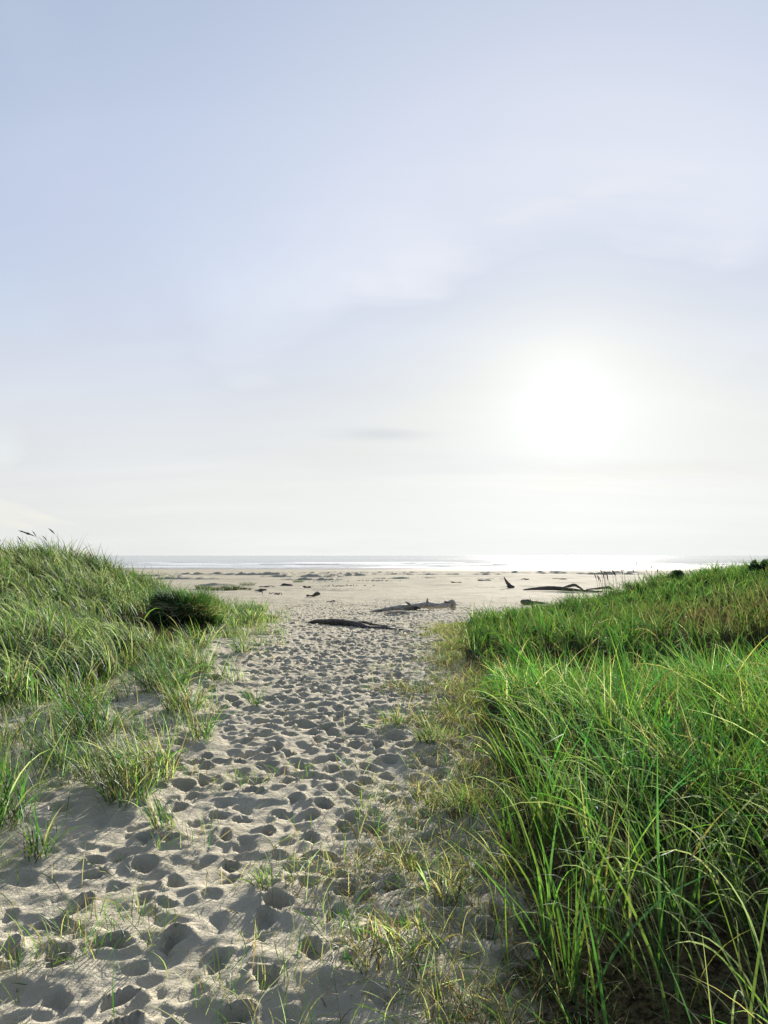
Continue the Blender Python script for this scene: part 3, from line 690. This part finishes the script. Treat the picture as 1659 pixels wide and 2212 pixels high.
def root_at(name, x, y, lab, cat, grp=None):
    o = link(bpy.data.objects.new(name, None)); o.location = (x, y, gz(x, y)); tag(o, lab, cat, grp); return o
DG = 'driftwood on the beach'
def ground_pts(r, lst):      # (x, y, height above ground) in world -> local
    return [(x - r.location.x, y - r.location.y, gz(x, y) + z - r.location.z) for x, y, z in lst]
# bleached log in the centre
r_ = root_at('driftwood_log', .9, 31.6, 'long pale bleached driftwood log with knobbly root end, in the centre of the beach', 'driftwood', DG)
log_obj('trunk', ground_pts(r_, [(-.5, 30.4, .04), (.1, 30.8, .10), (.7, 31.2, .13), (1.3, 31.7, .17), (1.9, 32.1, .24), (2.4, 32.4, .22), (2.9, 32.8, .28)]), [.04, .08, .11, .12, .14, .11, .11], MAT_BLEACH, 3, r_, rough=.32)
log_obj('root', ground_pts(r_, [(2.8, 32.8, .26), (3.0, 32.9, .36), (3.05, 32.9, .22), (3.1, 32.9, .04)]), [.11, .13, .12, .08], MAT_BLEACH, 5, r_, rough=.4)
log_obj('branch_stub', ground_pts(r_, [(2.85, 32.8, .32), (2.75, 32.8, .41), (2.66, 32.75, .44)]), [.06, .05, .04], MAT_GREYW, 6, r_, rough=.3)
log_obj('branch_stub', ground_pts(r_, [(1.9, 32.1, .30), (1.86, 32.05, .46), (1.88, 32.0, .56)]), [.08, .045, .015], MAT_BLEACH, 7, r_, rough=.3)
log_obj('branch_stub', ground_pts(r_, [(1.15, 31.5, .2), (.98, 31.35, .32), (.9, 31.3, .36)]), [.07, .05, .03], MAT_BLEACH, 8, r_, rough=.3)
log_obj('branch_stub', ground_pts(r_, [(1.3, 31.45, .1), (1.4, 31.2, .14), (1.5, 31.0, .1)]), [.08, .06, .04], MAT_DARKW, 9, r_, rough=.3)
o = log_obj('driftwood_branch', [(-.0, 28.7, gz(0, 28.7) + .03), (.5, 29.0, gz(.5, 29.0) + .06), (1.0, 29.1, gz(1, 29.1) + .05), (1.5, 29.6, gz(1.5, 29.6) + .03)], [.02, .05, .04, .02], MAT_BLEACH, 12); tag(o, 'thin pale stick lying just in front of the bleached log', 'driftwood', DG)
# half buried dark log
r_ = root_at('driftwood_log', -.6, 19.8, 'dark half buried log with rounded hump lying across the footprints', 'driftwood', DG)
log_obj('trunk', ground_pts(r_, [(-2.3, 21.6, -.06), (-1.95, 21.2, .08), (-1.5, 20.6, .09), (-.9, 19.9, .04), (-.3, 19.1, .02), (.2, 18.3, .0), (.6, 17.6, -.02), (.95, 17.0, -.06)]), [.04, .08, .11, .11, .10, .09, .07, .03], MAT_DARKW, 21, r_, rough=.3, n=90, flat=.8)
log_obj('branch_stub', ground_pts(r_, [(-.9, 20.0, .06), (-.55, 19.9, .09), (-.3, 19.75, .08), (.2, 19.4, .02)]), [.03, .045, .035, .015], MAT_GREYW, 22, r_, rough=.3)
# antler shaped snag
r_ = root_at('driftwood_snag', 10.6, 64, 'dark curved snag sticking up out of the beach like a horn', 'driftwood', DG)
log_obj('trunk', [(.36, 0, -.2), (.22, 0, .2), (.02, 0, .45), (-.14, 0, .72), (-.26, 0, .98)], [.24, .17, .11, .06, .015], MAT_DARKW, 31, r_, rough=.25)
log_obj('branch_stub', [(.55, 0, -.05), (.25, 0, .2), (-.05, -.05, .12)], [.22, .12, .03], MAT_DARKW, 32, r_, rough=.3)
# long log to its right with raised limb
r_ = root_at('driftwood_log', 13, 57.5, 'long dark log lying on the beach by the right dune, with a raised limb', 'driftwood', DG)
log_obj('trunk', ground_pts(r_, [(11.2, 60.0, .06), (12.0, 58.6, .20), (12.7, 57.6, .24), (13.6, 57.0, .22), (15.0, 56.2, .12), (16.6, 56, .06)]), [.04, .12, .17, .15, .09, .04], MAT_DARKW, 41, r_, rough=.2)
log_obj('limb', ground_pts(r_, [(13.4, 57.6, .15), (14.3, 58.6, .28), (14.9, 59, .38), (15.3, 59.3, .40), (15.7, 59.5, .2), (16.0, 59.6, .05)]), [.05, .08, .11, .11, .07, .03], MAT_DARKW, 42, r_, rough=.2)
o = log_obj('driftwood_branch', [(15.9, 58.5, gz(15.9, 58.5) + .1), (17.0, 58.8, gz(17, 58.8) + .22), (17.9, 59, gz(17.9, 59) + .3), (18.2, 59, gz(18.2, 59) + .1)], [.04, .08, .11, .07], MAT_GREYW, 43); tag(o, 'thin branch behind the long dark log, reaching to the stalks', 'driftwood', DG)
o = log_obj('driftwood_log', [(7.25, 39.3, gz(7.25, 39.3) + .16), (7.6, 38.6, gz(7.6, 38.6) + .12), (8.0, 37.6, gz(8, 37.6) + .06), (8.7, 36.4, gz(8.7, 36.4) + .02)], [.14, .14, .11, .08], MAT_DARKW, 44); tag(o, 'short dark log end poking out beside the tip of the right dune grass', 'driftwood', DG)
# small wrack pieces scattered on the beach
WR = [(-9.32, 56.1, 'dark wood stub on the left of the beach, lower right of the two beach tufts', 1.0, .26),
      (-9.28, 71, 'dark chunk of driftwood far left of the centre log', 1.2, .20), (-4.56, 48, 'pointed dark stub nearest the path mouth on the open beach', .9, .26),
      (-12.05, 62.2, 'small dark piece right beside the far beach tufts', 1.1, .2), (-10.54, 66.9, 'low grey piece of wood behind the dark stub', 1.5, .14),
      (-6.86, 66.1, 'little stub with a twig in the middle left of the beach', .8, .2), (7.6, 78, 'tiny dark stick on clean sand left of the horn shaped snag', 1.2, .12),
      (11.9, 88, 'flat grey piece of wood behind the horn shaped snag', 1.6, .16), (-2.9, 40.7, 'small stick at the far end of the footprints', .5, .08),
      (17.5, 92, 'small dark lump behind the long dark log', 1.0, .2), (22.5, 95, 'grey piece of wood beyond the long dark log, to the right', 1.9, .16)]
for i, (x, y, lab, ln, hh) in enumerate(WR):
    q = random.Random(i + 3); a = q.uniform(-.5, .5)
    n_ = 5; dz_ = [q.uniform(.2, .5) * hh, .35 * hh, .3 * hh, q.uniform(.3, .9) * hh, q.uniform(-.1, .9) * hh]
    if q.random() < .5: dz_ = dz_[::-1]
    pts_ = [(x - ln / 2 + ln * t / 4, y + a * (t - 2) * .4, gz(x - ln / 2 + ln * t / 4, y) + dz_[t]) for t in range(n_)]
    o = log_obj('driftwood_piece', pts_, [hh * q.uniform(.15, .5) for _ in range(n_)], MAT_DARKW if i % 3 else MAT_GREYW, 60 + i, n=20, k=10, rough=.35); tag(o, lab, 'driftwood', DG)
def twigs(x, y, w_, h_, n, seed, lab):
    q = random.Random(seed); r_ = root_at('twig_tangle', x, y, lab, 'beach debris', 'tangles of twigs on the beach')
    for i in range(n):
        bx = q.gauss(0, w_ * .35); by = q.gauss(0, .4); a = q.uniform(0, 6.28); ln = q.uniform(.3, 1) * h_ * 1.6; el_ = q.uniform(.1, 1.2)
        gr = gz(x + bx, y + by) - r_.location.z
        e = (bx + ln * math.cos(a) * math.cos(el_), by + ln * math.sin(a) * .5, gr + ln * math.sin(el_) * .35)
        m_ = (bx * .5 + e[0] * .5 + q.gauss(0, .05), by, gr * .5 + e[2] * .5 + .02)
        log_obj('twig', [(bx, by, gr - .03), m_, e], [.035, .03, .01], MAT_DARKW, seed + i, r_, k=6, n=7, rough=.2)
twigs(-7.59, 52.1, 1.3, .35, 16, 3, 'wiry twig tangle right of the dark stub, on the left of the beach')
twigs(-.84, 86, 2.6, .5, 26, 4, 'dark tangle of debris at the middle of the far beach, beyond the bleached log')
twigs(-4.18, 69.5, 3.2, .35, 24, 5, 'wide thin row of twigs on the beach left of centre')
twigs(-6.65, 83, 2.6, .35, 18, 6, 'faint twig row far out on the left of the beach')
BT = 'tufts growing far out on the beach'
for x, y, n, rd, h, s_, lab in ((-12.3, 59.7, 260, .75, .62, 71, 'dark bushy tuft on the far beach, right one of the pair beyond the hummock'), (-13.9, 60.6, 200, .7, .48, 72, 'dark low tuft on the far beach, left one of the pair beyond the hummock'),
                              (-11.2, 60.5, 90, .55, .34, 73, 'low sprawling plant next to the bushy beach tuft'), (-15.3, 63, 150, .6, .45, 74, 'small dark tuft just over the grass of the left dune on the far beach'),
                              (-12.9, 70, 120, .7, .42, 75, 'thin dark tuft behind the pair on the far beach'), (-9.2, 80, 110, .6, .4, 76, 'small tuft furthest out on the left of the beach')):
    V, F, C = tuft_data(n, rd, h, s_, [1, .6, .1, 1.6, .5, .2, 2.2, 3], wm=4.5); o = mesh_from('grass_tuft', V, F, MAT_DRY, cols=C); o.location = (x, y, gz(x, y)); tag(o, lab, 'grass tuft', BT)

# --- low dark bushes on the right dune
def bush(x, y, w_, h_, seed, lab, leaf=(.030, .060, .028)):
    r_ = root_at('dune_bush', x, y, lab, 'bush', 'dark bushes on the right dune'); g_ = np.random.default_rng(seed)
    q = random.Random(seed); st = []; o_ = 0; Fs = []
    for i in range(9):
        a = q.uniform(0, 6.28); rr = q.uniform(.3, .8)
        V, F = log_mesh([(0, 0, -.05), (.25 * w_ * rr * math.cos(a), .25 * w_ * rr * math.sin(a), h_ * .4), (.5 * w_ * rr * math.cos(a), .5 * w_ * rr * math.sin(a), h_ * .85)], [.022, .015, .006], seed + i, k=6, n=8)
        st.append(V); Fs += [tuple(dict.fromkeys(v + o_ for v in f)) for f in F]; o_ += len(V)
    me = bpy.data.meshes.new('stem'); me.from_pydata([tuple(v) for v in np.concatenate(st)], [], Fs); me.materials.append(MAT_DARKW)
    o = link(bpy.data.objects.new('stem', me)); o.parent = r_
    n = 5200; u = g_.normal(size=(n, 3)); u /= np.linalg.norm(u, axis=1)[:, None]; u[:, 2] = np.abs(u[:, 2]); rad = g_.random(n) ** .4
    lump = 1 + .22 * fbm(u[:, 0] * 2 + seed, u[:, 1] * 2 + u[:, 2] * 2, seed, 3)
    c = u * (rad * lump)[:, None] * np.array([w_ / 2, w_ / 2.4, h_]) ; A = g_.normal(size=(n, 3)); B = g_.normal(size=(n, 3)); A /= np.linalg.norm(A, axis=1)[:, None]; B = np.cross(A, B); B /= np.linalg.norm(B, axis=1)[:, None]
    s_ = g_.uniform(.014, .03, n)[:, None]
    V = np.stack([c - A * s_, c - B * s_ * .5, c + A * s_, c + B * s_ * .5], 1).reshape(-1, 3); F = np.arange(4 * n).reshape(n, 4)
    col_ = np.repeat(np.array(leaf) * np.exp(g_.normal(0, .3, (n, 1))), 4, 0); mesh_from('foliage', V, F, MAT_GRASS, r_, smooth=False, cols=col_); return r_
bush(10.6, 26.8, .62, .46, 5, 'small dark rounded bush on the crest of the right dune against the beach')
bush(10.65, 21.3, .5, .40, 6, 'left one of two dark bushes at the right edge of the picture')
bush(11.2, 21.4, .7, .36, 7, 'right one of two dark bushes, cut by the right edge of the picture')
